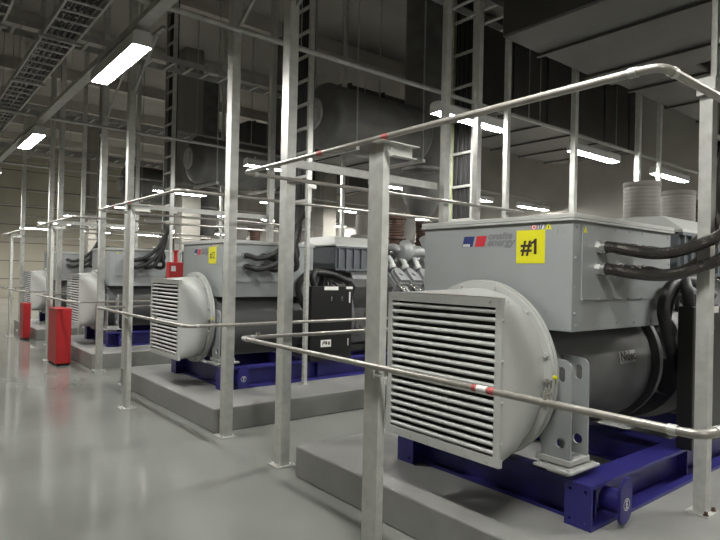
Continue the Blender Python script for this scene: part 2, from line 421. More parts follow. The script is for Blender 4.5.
    for i in range(10):
        a = 2*math.pi*i/10; ca, sa = math.cos(a), math.sin(a)
        prism(bm, [(4.43, YC+.39*ca, 1+.39*sa), (4.70, YC+.39*ca, 1+.39*sa), (4.70, YC+.50*ca, 1+.50*sa)], (0, .015*sa, -.015*ca))
    P('coupling_housing', bm, M['grey_dark'], ang=35)
    # --- black control cabinet at the skid edge
    bm = NB(); cx0, cx1, cy0, cy1 = 4.10, 4.76, YC-.81, YC-.71
    box(bm, cx0, cx1, cy0, cy1, .486, 1.432, .006)
    cc = P('control_cabinet', bm, M['black'], ang=30)
    for (a, b, c, d) in ((4.30, 4.52, 1.385, 1.43), (4.65, 4.757, 1.40, 1.43), (4.26, 4.42, .66, .75), (4.70, 4.722, 1.22, 1.36), (4.69, 4.705, .66, .75)):
        bm = NB(); box(bm, a, b, cy0-.0015, cy0-.0002, c, d); P('cabinet_label', bm, M['white'], cc, label='white label on the black cabinet', smooth=False)
    bm = NB()
    box(bm, 4.285, 4.295, cy0-.0025, cy0-.0015, .68, .72); box(bm, 4.33, 4.36, cy0-.0025, cy0-.0015, .69, .73); box(bm, 4.30, 4.32, cy0-.0025, cy0-.0015, .70, .735); box(bm, 4.375, 4.40, cy0-.0025, cy0-.0015, .685, .725)
    P('label_symbols', bm, M['ink'], cc, smooth=False)
    for x in (4.41, 4.58):
        bm = NB(); cyl(bm, (x, cy0, 1.29), (x, cy0-.012, 1.29), .014, seg=14); box(bm, x-.008, x+.008, cy0-.010, cy0-.0002, 1.25, 1.268); P('cabinet_lock', bm, M['chrome'], cc)
    bm = NB()
    tube(bm, [(4.18, YC-.75, 1.425), (4.16, YC-.74, 1.55), (4.28, YC-.66, 1.63), (4.44, YC-.55, 1.56), (4.45, YC-.50, 1.42), (4.46, YC-.48, 1.3)], .038, 12, 8)
    tube(bm, [(4.80, YC-.66, 1.50), (4.45, YC-.68, 1.60), (4.12, YC-.67, 1.58), (4.0, YC-.66, 1.42), (4.06, YC-.67, 1.22), (4.25, YC-.64, 1.0)], .040, 12, 8)
    for dy in (0, .05): tube(bm, [(4.45, YC-.76+dy, 1.425), (4.60, YC-.55+dy, 1.5), (4.8, YC-.42, 1.42), (5.0, YC-.36, 1.2)], .016, 8, 6)
    P('cabinet_cable', bm, M['rubber'], cc, ang=60)
    # --- engine block and sump
    bm = NB(); box(bm, 4.98, 8.0, YC-.42, YC+.42, .62, 1.16, .04, 2); box(bm, 5.1, 7.9, YC-.30, YC+.30, .486, .63, .02)
    prism(bm, [(5.0, YC-.42, 1.12), (5.0, YC+.42, 1.12), (5.0, YC+.58, 1.42), (5.0, YC+.30, 1.62), (5.0, YC-.30, 1.62), (5.0, YC-.58, 1.42)], (3.0, 0, 0))
    for i in range(10):
        x = 5.2+i*.3
        for s in (-1, 1):
            cyl(bm, (x, YC+s*.40, .86), (x, YC+s*.445, .86), .085, seg=20); hexbolt(bm, (x, YC+s*.445, .86), (0, s, 0), .02, .02)
            cyl(bm, (x+.13, YC+s*.40, 1.04), (x+.13, YC+s*.435, 1.04), .04, seg=14)
    eng = P('engine_block', bm, M['casting'], ang=30)
    for s in (-1, 1):
        for i in range(8):
            x = 5.80+.262*i
            # rocker cover, tilted outwards on the bank
            R = Matrix.Translation((x, YC+s*.545, 1.52)) @ Matrix.Rotation(-s*math.radians(42), 4, 'X')
            bm = NB()
            box(bm, -.105, .105, -.15, .15, -.13, .02, .012, 1, R)
            pr = [(-.10, -.14), (-.10, .05), (-.07, .13), (-.03, .155), (.03, .155), (.07, .13), (.10, .05), (.10, -.14)]
            prism(bm, [R @ Vector((px*.98, q, .02)) for px, q in pr], (R.to_3x3() @ Vector((0, 0, .05))))
            prism(bm, [R @ Vector((px*.86, q*.9, .07)) for px, q in pr], (R.to_3x3() @ Vector((0, 0, .055))))
            cyl(bm, R @ Vector((0, .0, .12)), R @ Vector((0, .0, .145)), .032, seg=16)
            P('cylinder_head', bm, M['engine'], ang=30)
            # runner from the charge pipe and the little pipes below each head
            bm = NB()
            tube(bm, [(x-.02, YC+s*.24, 1.80), (x-.02, YC+s*.33, 1.86), (x-.02, YC+s*.42, 1.80), (x-.02, YC+s*.46, 1.70)], .045, 12, 5)
            cyl(bm, (x-.02, YC+s*.44, 1.735), (x-.02, YC+s*.47, 1.685), .062, seg=14)
            P('intake_runner', bm, M['grey_light'], ang=50)
            bm = NB()
            tube(bm, [(x-.09, YC+s*.66, 1.46), (x-.05, YC+s*.74, 1.38), (x+.04, YC+s*.70, 1.28), (x+.02, YC+s*.56, 1.22)], .022, 8, 5)
            tube(bm, [(x+.05, YC+s*.68, 1.42), (x+.09, YC+s*.72, 1.30), (x+.05, YC+s*.62, 1.18), (x+.05, YC+s*.44, 1.10)], .016, 8, 5)
            cyl(bm, (x+.02, YC+s*.60, 1.33), (x+.02, YC+s*.68, 1.38), .035, seg=12)
            P('fuel_pipe', bm, M['chrome'], ang=50)
        bm = NB(); tube(bm, [(5.6, YC+s*.62, 1.20), (7.95, YC+s*.62, 1.20)], .03, 12, 1); P('coolant_rail', bm, M['engine'])
    # charge air manifold in the vee and turbocharger piping
    bm = NB(); tube(bm, [(5.7, YC, 1.80), (7.9, YC, 1.80)], .17, 20, 1); P('charge_manifold', bm, M['engine'])
    bm = NB()
    for s in (-1, 1):
        lathe = [(5.98, .05), (6.0, .13), (6.06, .17), (6.14, .17), (6.20, .12), (6.24, .09), (6.42, .09)]
        lathe_x(bm, lathe, YC+s*.36, 1.97, 24)
        tube(bm, [(6.0, YC+s*.36, 1.97), (5.93, YC+s*.30, 2.02), (5.88, YC+s*.1, 1.95), (5.80, YC, 1.85)], .06, 12, 5)
        tube(bm, [(6.42, YC+s*.36, 1.97), (6.56, YC+s*.36, 1.97), (6.66, YC+s*.28, 2.08), (6.68, YC+s*.2, 2.2)], .075, 12, 5)
    P('turbocharger', bm, M['engine'], ang=40)
    # intercooler housing with ribbed sides and a sloping lid
    bm = NB(); box(bm, 4.72, 5.62, YC-.46, YC+.46, 1.66, 1.97, .01)
    for s in (-1, 1):
        for i in range(7):
            x = 4.77+i*.135
            a, b = sorted((YC+s*.458, YC+s*.485)); box(bm, x-.012, x+.012, a, b, 1.67, 1.96)
        a, b = sorted((YC+s*.458, YC+s*.49)); box(bm, 4.71, 5.63, a, b, 1.645, 1.67); box(bm, 4.71, 5.63, a, b, 1.955, 1.98)
    ic = P('intercooler', bm, mat('slate_paint', (0.085, 0.095, 0.105), .45), smooth=False)
    bm = NB(); loft(bm, [[(4.70, YC-.49, 1.98), (5.64, YC-.49, 1.98), (5.64, YC+.49, 1.98), (4.70, YC+.49, 1.98)], [(4.70, YC-.49, 2.0), (5.64, YC-.49, 2.0), (5.64, YC+.49, 2.0), (4.70, YC+.49, 2.0)], [(4.80, YC-.3, 2.12), (5.6, YC-.3, 2.12), (5.6, YC+.3, 2.12), (4.80, YC+.3, 2.12)]])
    P('intercooler_lid', bm, M['grey_light'], ic, smooth=False)
    # support bracket under it
    for s in (-1, 1):
        bm = NB(); prism(bm, [(5.0, YC+s*.40, 1.66), (5.6, YC+s*.40, 1.66), (5.45, YC+s*.40, 1.45), (5.1, YC+s*.40, 1.45)], (0, s*.03, 0))
        P('support_bracket', bm, M['engine'], smooth=False)
    # air filter canisters
    for x, y in ((6.0, .43), (6.87, .43), (7.75, .43)):
        bm = NB(); prof = [(2.10, .10), (2.14, .13), (2.18, .17)]
        for i in range(9): z = 2.19+i*.04; prof += [(z, .172), (z+.02, .178), (z+.038, .172)]
        prof += [(2.565, .18), (2.60, .18), (2.605, .16)]
        lathe_z(bm, prof, x, YC+y, 36); tube(bm, [(x, YC+y, 2.12), (x, YC+y-.02, 2.02), (x+.1, YC+y-.08, 1.95)], .07, 12, 4)
        P('air_filter', bm, M['filt'], ang=40)
    # rusty exhaust flanged bellows
    bm = NB(); lathe_z(bm, [(2.0, .10), (2.02, .15), (2.20, .15), (2.22, .12)], 5.75, YC+.30, 28); P('oil_filter', bm, M['filt'], label='pale short canister')
    for x, y in ((6.02, YC-.27), (7.20, YC+.35)):
        bm = NB()
        prof = [(1.98, .10), (2.14, .11), (2.145, .15), (2.17, .15), (2.175, .105)]
        for i in range(6): z = 2.19+i*.04; prof += [(z, .105), (z+.02, .118)]
        prof += [(2.45, .105), (2.455, .155), (2.49, .155), (2.495, .155), (2.52, .155), (2.525, .09)]
        lathe_z(bm, prof, x, y, 28)
        for i in range(8): a = i*math.pi/4; cyl(bm, (x+.135*math.cos(a), y+.135*math.sin(a), 2.44), (x+.135*math.cos(a), y+.135*math.sin(a), 2.54), .01, seg=6)
        P('exhaust_bellows', bm, M['rust'], label='rusty flanged exhaust bellows', ang=30)
    return T

gen = make_generator()
gl = ['grey diesel generator set nearest the camera, its terminal box signed #1, on a blue skid',
      'grey diesel generator set signed #2, second in the row, on a blue skid',
      'grey diesel generator set third in the row, behind a tall red cabinet',
      'grey diesel generator set farthest along the aisle, fourth in the row']
gens = []
for k in range(4):
    o = gen.o if k == 0 else copy_tree(gen.o)
    o.location = (2.5, YC+SP*k, ZP); o['label'] = gl[k]; gens.append(o)
# yellow number signs stuck on the terminal boxes
for k in (0, 1):
    dy = SP*k; T = Thing('number_sign', 'yellow square sign reading #%d on the %s terminal box' % (k+1, 'nearest' if k == 0 else 'second'), 'sign', (2.998, 2.062+dy, 1.687), 'yellow number signs')
    bm = NB(); w = .10 if k == 0 else .105
    box(bm, 2.9972, 2.9988, 2.062+dy-w, 2.062+dy+w, 1.687, 1.888); T.part('panel', bm, M['yellow'], smooth=False)
    cy = 2.062+dy
    if k == 0:
        text_obj('lettering', '#', .125, M['ink'], T, (2.9965, cy+.066, 1.745), '-x', bold=.003, depth=.001)
        bm = NB(); q = [(-.040, 1.742), (-.040, 1.834), (-.024, 1.834), (-.004, 1.818), (-.004, 1.803), (-.022, 1.814), (-.022, 1.742)]
        prism(bm, [(2.9960, cy+a, b) for a, b in [(-.026, 1.742), (-.044, 1.742), (-.044, 1.835), (-.030, 1.835), (-.020, 1.822), (-.002, 1.814), (-.002, 1.800), (-.026, 1.809)]], (.001, 0, 0)); T.part('lettering', bm, M['ink'], smooth=False)
    else: text_obj('lettering', '#2', .115, M['ink'], T, (2.9965, cy, 1.748), '-x', align='CENTER', sx=1.15, bold=.0, depth=.001)

# ------------------------------------------------------------------ cable ladders with their flexible conduits
LX = 3.92
def make_ladder(x, y0, y1, z0, z1, pitch, name, label, group, wd=.035):
    T = Thing(name, label, 'cable ladder', (x, (y0+y1)/2, z0), group)
    for y in (y0, y1):
        bm = NB(); s = 1 if y == y0 else -1
        a, b = sorted((y, y+s*.006)); box(bm, x, x+.07, a, b, z0, z1)
        a, b = sorted((y, y+s*wd)); box(bm, x, x+.006, a, b, z0, z1); box(bm, x+.064, x+.07, a, b, z0, z1)
        T.part('side_rail', bm, M['galv'], smooth=False)
    z = z0+.12
    while z < z1-.05:
        bm = NB(); box(bm, x+.012, x+.045, y0+.007, y1-.007, z, z+.035, .003); T.part('rung', bm, M['galv'], smooth=False); z += pitch
    return T
lad = make_ladder(LX, 1.02, 1.42, 2.35, 7.2, .30, 'cable_ladder', 'vertical cable ladder at the right edge, beside the nearest generator set', 'vertical cable ladders carrying the generator cables')
for k, t in ((1, 'vertical cable ladder rising between the posts beside the second generator set'), (2, 'vertical cable ladder rising beside the third generator set'), (3, 'vertical cable ladder rising beside the farthest generator set')):
    copy_at(lad.o, Vector((LX, 1.64+SP*k, 2.35)), t)
make_ladder(5.78, 4.86, 5.27, 0.001, 7.2, .44, 'cable_ladder', 'tall cable ladder full of black cables behind the #1 terminal box', None, .04)
for i in range(9):
    bm = NB(); y = 4.885+.0415*i; tube(bm, [(5.845-.012*(i % 2), y, 0.002), (5.845-.012*(i % 2), y+.006, 3), (5.845-.012*(i % 2), y-.004, 5), (5.845, y, 7.15)], .021, 8, 6)
    solo('power_cable', bm, M['rubber'], 'black cable strapped to the tall ladder behind the #1 box', 'cable', (5.845, y, 0), 'black cables on the tall ladder')
bm = NB(); tube(bm, [(5.80, 5.235, 0.002), (5.80, 5.24, 4), (5.80, 5.235, 7.15)], .009, 8, 6)
solo('earth_cable', bm, mat('green_yellow', (0.30, 0.36, 0.05), .5), 'thin green-yellow earth cable on the tall ladder', 'cable', (5.80, 5.235, 0))
# conduits
rowlab = ['nearest', 'second', 'third', 'farthest']
for k in range(4):
    dy = SP*k
    for r, z0 in enumerate((1.79, 1.66)):
        for c, x in enumerate((3.27, 3.50, 3.73)):
            yl = (1.08 if k == 0 else 1.50)+.055*(r*3+c)
            if k == 0 and c < 2:
                a, b = .05*c, .05*c
                pts = [(x, 1.725+dy, z0), (x+.005, 1.68+dy, z0-.003), (3.37+a*2.2, 1.60+b*.8, z0-.022), (3.51+a*1.6, 1.49+b, z0-.028), (3.61+a, 1.36+b*.6, z0+.02), (3.67+a, 1.22+b*.3, z0+.12), (3.85, yl+.05, z0+.42), (4.0, yl, 2.7)]
            elif k == 0:
                pts = [(x, 1.725+dy, z0), (x+.01, 1.68+dy, z0-.003), (3.78, 1.62, z0-.02), (3.86, 1.55, z0), (3.93, 1.48, z0+.06), (3.97, 1.40, z0+.2), (4.0, yl+.03, z0+.5), (4.0, yl, 2.7)]
            else:
                pts = [(x, 1.725+dy, z0), (x+.02, 1.66+dy, z0-.01), (x+.10, 1.60+dy, z0-.03), (x+.28*(1-.25*c), 1.55+dy, z0+.03), (3.76+.03*c, 1.53+dy, z0+.22), (3.88, 1.54+dy, z0+.44), (3.98, yl+dy, 2.4), (4.0, yl+dy, 2.7)]
            pts += [(4.0, yl+dy, 4.2), (4.0, yl+dy, 5.6), (4.0, yl+dy, 7.1)]
            P_ = smooth_path(pts[:8], 30 if k < 2 else 10)
            nn = len(P_)
            bm = NB()
            if k < 2:
                tube(bm, P_, .034, 12, 1, rfun=lambda i: .0325+.0022*(i % 2))
                # fine corrugation
                tube(bm, pts[7:], .033, 10, 3)
            else: tube(bm, P_, .034, 8, 1); tube(bm, pts[7:], .034, 8, 2)
            where = ('upper', 'lower')[r]; col = ('leftmost', 'middle', 'rightmost')[c]
            solo('flexible_conduit', bm, M['hose'] if k == 0 else M['rubber'],
                 '%s gland of the %s row, black flexible conduit of the %s generator set' % (col, where, rowlab[k]), 'conduit', (x, 1.725+dy, z0), 'flexible conduits of the %s generator set' % rowlab[k], ang=20 if k < 2 else 60)
# ------------------------------------------------------------------ perforated support struts
def make_strut(x, y, z1, label, group):
    T = Thing('support_strut', label, 'strut', (x, y, ZP), group)
    bm = NB(); z = ZP+.008
    box(bm, x-.005, x+.0, y-.025, y-.009, z, z1); box(bm, x-.005, x, y+.009, y+.025, z, z1)
    zz = z
    while zz < z1-.05:
        box(bm, x-.005, x, y-.009, y+.009, zz, zz+.022); zz += .05
    box(bm, x, x+.04, y-.025, y-.021, z, z1); box(bm, x, x+.04, y+.021, y+.025, z, z1)
    T.part('channel', bm, M['galv'], smooth=False)
    bm = NB(); box(bm, x-.055, x+.075, y-.06, y+.06, ZP+.0005, ZP+.008)
    hexbolt(bm, (x-.04, y+.045, ZP+.008), (0, 0, 1)); hexbolt(bm, (x+.055, y-.045, ZP+.008), (0, 0, 1))
    T.part('base_plate', bm, M['galv'], smooth=False)
    bm = NB(); box(bm, x-.03, x+.10, y-.05, y+.05, z1, z1+.006); box(bm, x-.03, x+.10, y-.05, y-.044, z1-.07, z1); 
    T.part('bracket', bm, M['galv'], smooth=False)
    return T
s0 = make_strut(3.93, 1.45+SP, 2.70, 'slotted steel strut standing left of the black cabinet', 'slotted struts beside the generator sets')
T = Thing('frame_post', 'plain galvanised post at the right edge, standing on the nearest plinth', 'post', (3.74, 1.36, ZP))
bm = NB(); out = [(0, 0), (.075, 0), (.075, .015), (.07, .015), (.07, .005), (.045, .005), (.045, .012), (.030, .012), (.030, .005), (.005, .005), (.005, .07), (0, .07)]
prism(bm, [(3.71+a, 1.33+b, ZP+.008) for a, b in out], (0, 0, 2.44)); T.part('channel', bm, M['galv'], smooth=False)
bm = NB(); box(bm, 3.67, 3.82, 1.30, 1.43, ZP+.0008, ZP+.008); T.part('base_plate', bm, M['galv'], smooth=False)
for a, b in ((3.69, 1.32), (3.80, 1.32)):
    bm = NB(); hexbolt(bm, (a, b, ZP+.008), (0, 0, 1), .011, .02); T.part('anchor_bolt', bm, M['rust'])
bm = NB(); box(bm, 3.66, 3.95, 1.30, 1.305, 2.69, 2.79); box(bm, 3.66, 3.95, 1.305, 1.40, 2.785, 2.79); box(bm, 3.66, 3.665, 1.305, 1.40, 2.69, 2.785); T.part('top_bracket', bm, M['galv'], smooth=False)
for k, t in ((2, 'slotted steel strut beside the third generator set'), (3, 'slotted steel strut beside the farthest generator set')):
    copy_at(s0.o, (3.93, 1.42+.03+SP*k, ZP), t)
bm = NB(); tube(bm, [(3.80, 6.02, ZP+.002), (3.80, 6.02, 3.2)], .02, 12, 1)
solo('steel_conduit', bm, M['galv'], 'thin vertical steel tube left of the slotted strut on the second plinth', 'tube', (3.80, 6.02, ZP))

# ------------------------------------------------------------------ tall posts, short posts and rails
def channel(bm, x, y, wy, dx, z0, z1, t=.005):        # C section, web towards the aisle
    x0, x1 = x-dx/2, x+dx/2; a, b = y-wy/2, y+wy/2
    out = [(x0, a), (x1, a), (x1, a+.018), (x1-t, a+.018), (x1-t, a+t), (x0+t, a+t), (x0+t, b-t), (x1-t, b-t), (x1-t, b-.018), (x1, b-.018), (x1, b), (x0, b)]
    prism(bm, [(p, q, z0) for p, q in out], (0, 0, z1-z0))
def base(bm, x, y, z=0.0, w=.085):
    box(bm, x-w, x+w, y-w, y+w, z+.0008, z+.010, .001)
def bolts(T, x, y, z=0.0, w=.065):
    for a in (-w, w):
        for b in (-w, w):
            bm = NB(); hexbolt(bm, (x+a, y+b, z+.010), (0, 0, 1), .010, .012); cyl(bm, (x+a, y+b, z+.01), (x+a, y+b, z+.035), .005, seg=8); T.part('anchor_bolt', bm, M['galv'], ang=30)
GT = 'tall galvanised posts along the plinth fronts'
tall = [(2.56, 4.13, 'tall galvanised post at the corner of the nearest plinth, left of the short rail post'), (2.56, 5.16, 'tall galvanised post at the near corner of the second plinth, before the #2 box'),
        (2.56, 8.27, 'tall galvanised post in the gap just behind the second plinth'), (2.56, 9.57, 'tall galvanised post at the near corner of the third plinth'),
        (2.56, 12.5, 'tall galvanised post rising behind the larger red cabinet'), (2.56, 13.35, 'tall galvanised post left of the one behind the larger red cabinet'),
        (2.56, 16.6, 'tall galvanised post rising behind the smaller red cabinet')]
for i, (x, y, lab) in enumerate(tall):
    T = Thing('steel_post', lab, 'post', (x, y, 0), GT)
    bm = NB(); channel(bm, x, y, .105, .085, .010, 7.25); T.part('channel', bm, M['galv'], smooth=False)
    bm = NB(); base(bm, x, y); T.part('base_plate', bm, M['galv'], smooth=False)
    bolts(T, x, y)
    if i < 4:
        z = (4.35, 4.5, 4.6, 4.5)[i]; xx = x+.0
        bm = NB(); box(bm, xx, xx+.04, y-1.12, y-.054, z, z+.04); prism(bm, [(xx+.005, y-.055, z-.5), (xx+.005, y-.055, z-.54), (xx+.005, y-.9, z-.02), (xx+.005, y-.9, z)], (.03, 0, 0))
        T.part('support_arm', bm, M['galv_shade'], smooth=False)
# inner columns behind the terminal boxes
inner = [(4.46, 4.13, .068), (5.0, 4.15, .068), (5.5, 4.13, .055), (6.93, 4.13, .07), (8.7, 4.13, .07), (9.4, 4.13, .06), (4.82, 8.3, .09), (6.3, 8.3, .06), (4.06, 12.6, .07), (3.03, 12.75, .07), (6.0, 12.6, .06), (4.6, 17.0, .07), (3.3, 17.2, .07)]
for i, (x, y, w) in enumerate(inner):
    T = Thing('steel_column', ['galvanised column left of the tall ladder of black cables', 'galvanised column right of the tall ladder of black cables', 'slim lit column just right of the tall cable ladder', 'slim lit column rising behind the corner of the #1 box',
        'slim lit column rising behind the nearer filter canister', 'slim column right of the one behind the nearer filter canister', 'bright column behind the #2 box, left of the plinth-corner post', 'slim column farther into the bay behind the #2 box',
        'bright slim column behind the third terminal box', 'slim column at the front of the gap after the third set', 'slim column deep in the gap after the third set', 'slim column in the gap after the farthest set', 'slim column at the front of the gap after the farthest set'][i], 'column', (x, y, 0), 'inner support columns behind the terminal boxes')
    bm = NB(); channel(bm, x, y, w, w, .010, 7.25, .004); T.part('channel', bm, M['galv'], smooth=False)
    bm = NB(); base(bm, x, y, 0, w*.9); T.part('base_plate', bm, M['galv'], smooth=False)
# cross beams between the tall posts and inner columns
for k, (y, z, x1, lab) in enumerate(((4.19, 2.50, 4.42, 'horizontal channel beam right of the nearest tall post, above the guard rail'), (8.345, 2.46, 4.78, 'horizontal channel beam behind the second set, above the #2 box'), (12.66, 2.46, 4.1, 'horizontal channel beam behind the third set'))):
    bm = NB(); x0 = 2.6
    out = [(y, z), (y, z+.07), (y+.03, z+.07), (y+.03, z+.065), (y+.005, z+.065), (y+.005, z+.005), (y+.03, z+.005), (y+.03, z)]
    prism(bm, [(x0, a, b) for a, b in out], (x1-x0, 0, 0)); solo('cross_beam', bm, M['galv'], lab, 'beam', (x0, y, z), 'channel beams between posts', smooth=False)

pens = [(.92, .76, 4.02, 2.485), (5.36, 5.06, 8.02, 6.85), (9.35, 9.35, 12.1, 11.05), (13.5, 13.5, 16.4, 15.3)]
pl = ['nearest', 'second', 'third', 'farthest']
for k, (ya, yl, yb, yp) in enumerate(pens):
    xr = 2.1; zu, zl = 2.36, 1.088
    for nm, y0, z, lab in (('upper', ya, zu, 'upper'), ('lower', yl, zl, 'lower')):
        T = Thing('guard_rail', '%s galvanised pipe rail around the front of the %s generator set' % (nm, pl[k]), 'rail', (xr, yp, z), 'pipe guard rails')
        bm = NB(); tube(bm, corner_pts([(5.7, y0, z), (xr, y0, z), (xr, yb, z), (5.7, yb, z)], .07), .0165, 12, 1); T.part('pipe', bm, M['pipe'], ang=60)
        for p, d in (((xr, y0+.085, z), (0, .03, 0)), ((xr+.085, y0, z), (.03, 0, 0)), ((xr, yb-.085, z), (0, -.03, 0)), ((xr+.085, yb, z), (.03, 0, 0))):
            bm = NB(); cyl(bm, Vector(p), Vector(p)+Vector(d), .0195, seg=14); T.part('coupling', bm, M['galv'])
        if k < 2:
            marks = ([(yp+.52, .06), (yp-.1, .05)] if nm == 'upper' else [(1.725, .025), (1.63, .035)] if k == 0 else [(yp+.3, .04)])
            for ym, w in marks:
                bm = NB(); cyl(bm, (xr, ym-w/2, z), (xr, ym+w/2, z), .0172, seg=14); T.part('paint_mark', bm, M['redmark'], label='red paint mark')
            if nm == 'lower':
                bm = NB(); cyl(bm, (xr, 1.655, z) if k == 0 else (xr, 6.9, z), (xr, 1.71, z) if k == 0 else (xr, 6.94, z), .0171, seg=14); T.part('paint_mark', bm, M['white'], label='white paint mark')
        if nm == 'lower':
            bm = NB(); yv = yp-1.13 if k == 0 else yp-1.0
            cyl(bm, (xr, yv, z+.012), (xr, yv, z+.045), .012, seg=8); cyl(bm, (xr, yv-.018, z+.03), (xr, yv+.018, z+.03), .008, seg=8); cyl(bm, (xr, yv, z+.045), (xr, yv, z+.06), .007, seg=8)
            T.part('pipe_clamp', bm, M['chrome'])
            if k < 2:
                for xv in (2.25, 3.35):
                    bm = NB(); cyl(bm, (xv, yb, z+.012), (xv, yb, z+.035), .011, seg=8); cyl(bm, (xv-.015, yb, z+.025), (xv+.015, yb, z+.025), .014, seg=8); T.part('pipe_clamp', bm, M['chrome'])
    T = Thing('rail_post', ['short galvanised rail post in the foreground before the #1 louvre', 'short galvanised rail post before the second generator set', 'short galvanised rail post at the larger red cabinet', 'short galvanised rail post at the far end of the aisle'][k], 'post', (xr+.04, yp, 0), 'short posts carrying the guard rails')
    bm = NB(); channel(bm, xr+.045, yp, .122, .05, .010, 2.337); T.part('channel', bm, M['galv'], smooth=False)
    bm = NB(); base(bm, xr+.045, yp); T.part('base_plate', bm, M['galv'], smooth=False)
    bolts(T, xr+.045, yp)
    bm = NB(); y0 = yp-.06
    box(bm, xr-.02, xr+.26, y0-.045, y0+.045, 2.337, 2.342); box(bm, xr+.07, xr+.24, y0-.004, y0+.001, 2.270, 2.337); box(bm, xr+.07, xr+.24, y0-.045, y0+.001, 2.265, 2.271)
    T.part('top_bracket', bm, M['galv'], smooth=False)
    bm = NB(); y0 = yp-.07; box(bm, xr-.02, xr+.02, y0-.07, y0+.01, 1.045, 1.050); box(bm, xr-.02, xr+.02, y0-.07, y0-.065, 1.05, 1.071); box(bm, xr-.02, xr+.02, y0+.006, y0+.011, 1.03, 1.071)
    T.part('lower_bracket', bm, M['galv'], smooth=False)

# ------------------------------------------------------------------ red cabinets
def red_cabinet(x0, y0, w, d, h, label):
    T = Thing('fire_cabinet', label, 'cabinet', (x0+w/2, y0+d/2, 0), 'red floor cabinets beside the guard rails')
    bm = NB(); box(bm, x0, x0+w, y0, y0+d, .035, h-.015, .004); T.part('body', bm, M['red'], smooth=False)
    bm = NB(); box(bm, x0-.008, x0+w+.008, y0-.008, y0+d+.008, h-.015, h, .003); T.part('lid', bm, M['red'], smooth=False)
    bm = NB(); box(bm, x0+.015, x0+w-.015, y0+.02, y0+d-.02, .0005, .035); T.part('plinth', bm, M['void'], smooth=False)
    bm = NB(); box(bm, x0+.01, x0+w-.01, y0-.010, y0-.0002, .05, h-.03, .003); dr = T.part('door', bm, M['red'], smooth=False)
    bm = NB(); box(bm, x0+w*.45, x0+w*.8, y0-.016, y0-.010, h*.84, h*.86); T.part('handle', bm, M['red'], dr, smooth=False)
red_cabinet(2.10, 10.30, .22, .62, .93, 'larger red metal cabinet standing in the aisle by the third plinth')
red_cabinet(2.27, 14.35, .14, .45, .80, 'smaller red metal cabinet farther down the aisle')
T = Thing('fire_alarm_box', 'red box with white label mounted on a stand behind the #2 box', 'alarm box', (3.3, 8.62, 0))
bm = NB(); box(bm, 3.28, 3.60, 8.62, 8.74, 1.42, 1.72, .006); T.part('body', bm, M['red'], smooth=False)
bm = NB(); box(bm, 3.31, 3.38, 8.617, 8.6198, 1.58, 1.66); T.part('panel_label', bm, M['white'], label='white label', smooth=False)
bm = NB(); cyl(bm, (3.40, 8.68, 1.72), (3.40, 8.68, 1.88), .030, seg=18); cyl(bm, (3.40, 8.68, 1.88), (3.40, 8.68, 1.90), .052, seg=18); T.part('horn', bm, M['red'])
bm = NB(); box(bm, 3.43, 3.47, 8.7405, 8.78, .01, 2.0); box(bm, 3.37, 3.53, 8.68, 8.84, .0008, .01); T.part('stand', bm, M['galv'], smooth=False)

# ------------------------------------------------------------------ lamps
def make_lamp(loc, rz):
    o = bpy.data.objects.new('ceiling_lamp', None); C.objects.link(o)
    o['category'] = 'lamp'; o['group'] = 'linear ceiling lamps'
    L = .63
    bm = NB(); pr = [(-.075, -.066), (-.080, -.066), (-.080, .03), (-.055, .06), (.055, .06), (.080, .03), (.080, -.066), (.075, -.066), (.075, -.003), (-.075, -.003)]
    prism(bm, [(-L, a, b) for a, b in pr], (2*L, 0, 0))
    for s in (-L-.004, L): box(bm, s, s+.004, -.08, .08, -.066, .04)
    link('housing', bm, M['housing'], o, smooth=False)
    bm = NB(); pr = [(.0745, -.004), (.074, -.066), (.056, -.076), (.028, -.081), (0, -.082), (-.028, -.081), (-.056, -.076), (-.074, -.066), (-.0745, -.004)]
    loft(bm, [[(e*(L-o), a*f, b*f) for a, b in pr] for e, o, f in ((-1, .003, .62), (-1, .02, .80), (-1, .06, .94), (-1, .13, 1), (1, .13, 1), (1, .06, .94), (1, .02, .80), (1, .003, .62))])
    link('diffuser', bm, M['lamp'], o, smooth=True, ang=60)
    for s in (-.45, .45):
        bm = NB(); box(bm, s-.01, s+.01, -.012, .012, .06, .10); link('clip', bm, M['galv'], o, smooth=False)
    return o
lamp0 = None; first = True
def place_lamp(x, y, z, rz, label):
    global lamp0
    if lamp0 is None: lamp0 = make_lamp(None, 0); o = lamp0
    else: o = copy_tree(lamp0)
    o.location = (x, y, z); o.rotation_euler = (0, 0, rz); o['label'] = label
    return o
ZL = 3.49
ay = [-3.2, 1.2, 5.43, 9.62, 13.8, 18.1, 22.4, 26.7, 31.0]
al = ['ceiling lamp over the aisle behind the viewpoint', 'ceiling lamp over the aisle just above the viewpoint', 'largest glowing ceiling lamp over the aisle', 'second glowing lamp over the aisle, left of the largest', 'third glowing lamp over the aisle near the photo edge']
for i, y in enumerate(ay):
    place_lamp(1.56, y, ZL, math.pi/2, al[i] if i < 5 else 'lamp far down the aisle row near the far wall').__setitem__('group', 'lamps over the aisle')
rows = [.25, 4.50, 8.94, 13.4, 17.9, 22.3, 26.8, 31.2]
rn = ['row before the nearest generator set', 'row between the first and second generator sets', 'row between the second and third generator sets', 'row between the third and fourth generator sets', 'row just beyond the fourth generator set', 'row second beyond the last set', 'row third beyond the last set', 'row nearest the far wall']
for r, y in enumerate(rows):
    for c, x in enumerate((5.32, 8.12, 10.7, 13.1)):
        place_lamp(x, y, ZL, 0, '%s lamp from the aisle in the %s' % (('first', 'second', 'third', 'last')[c], rn[r]))
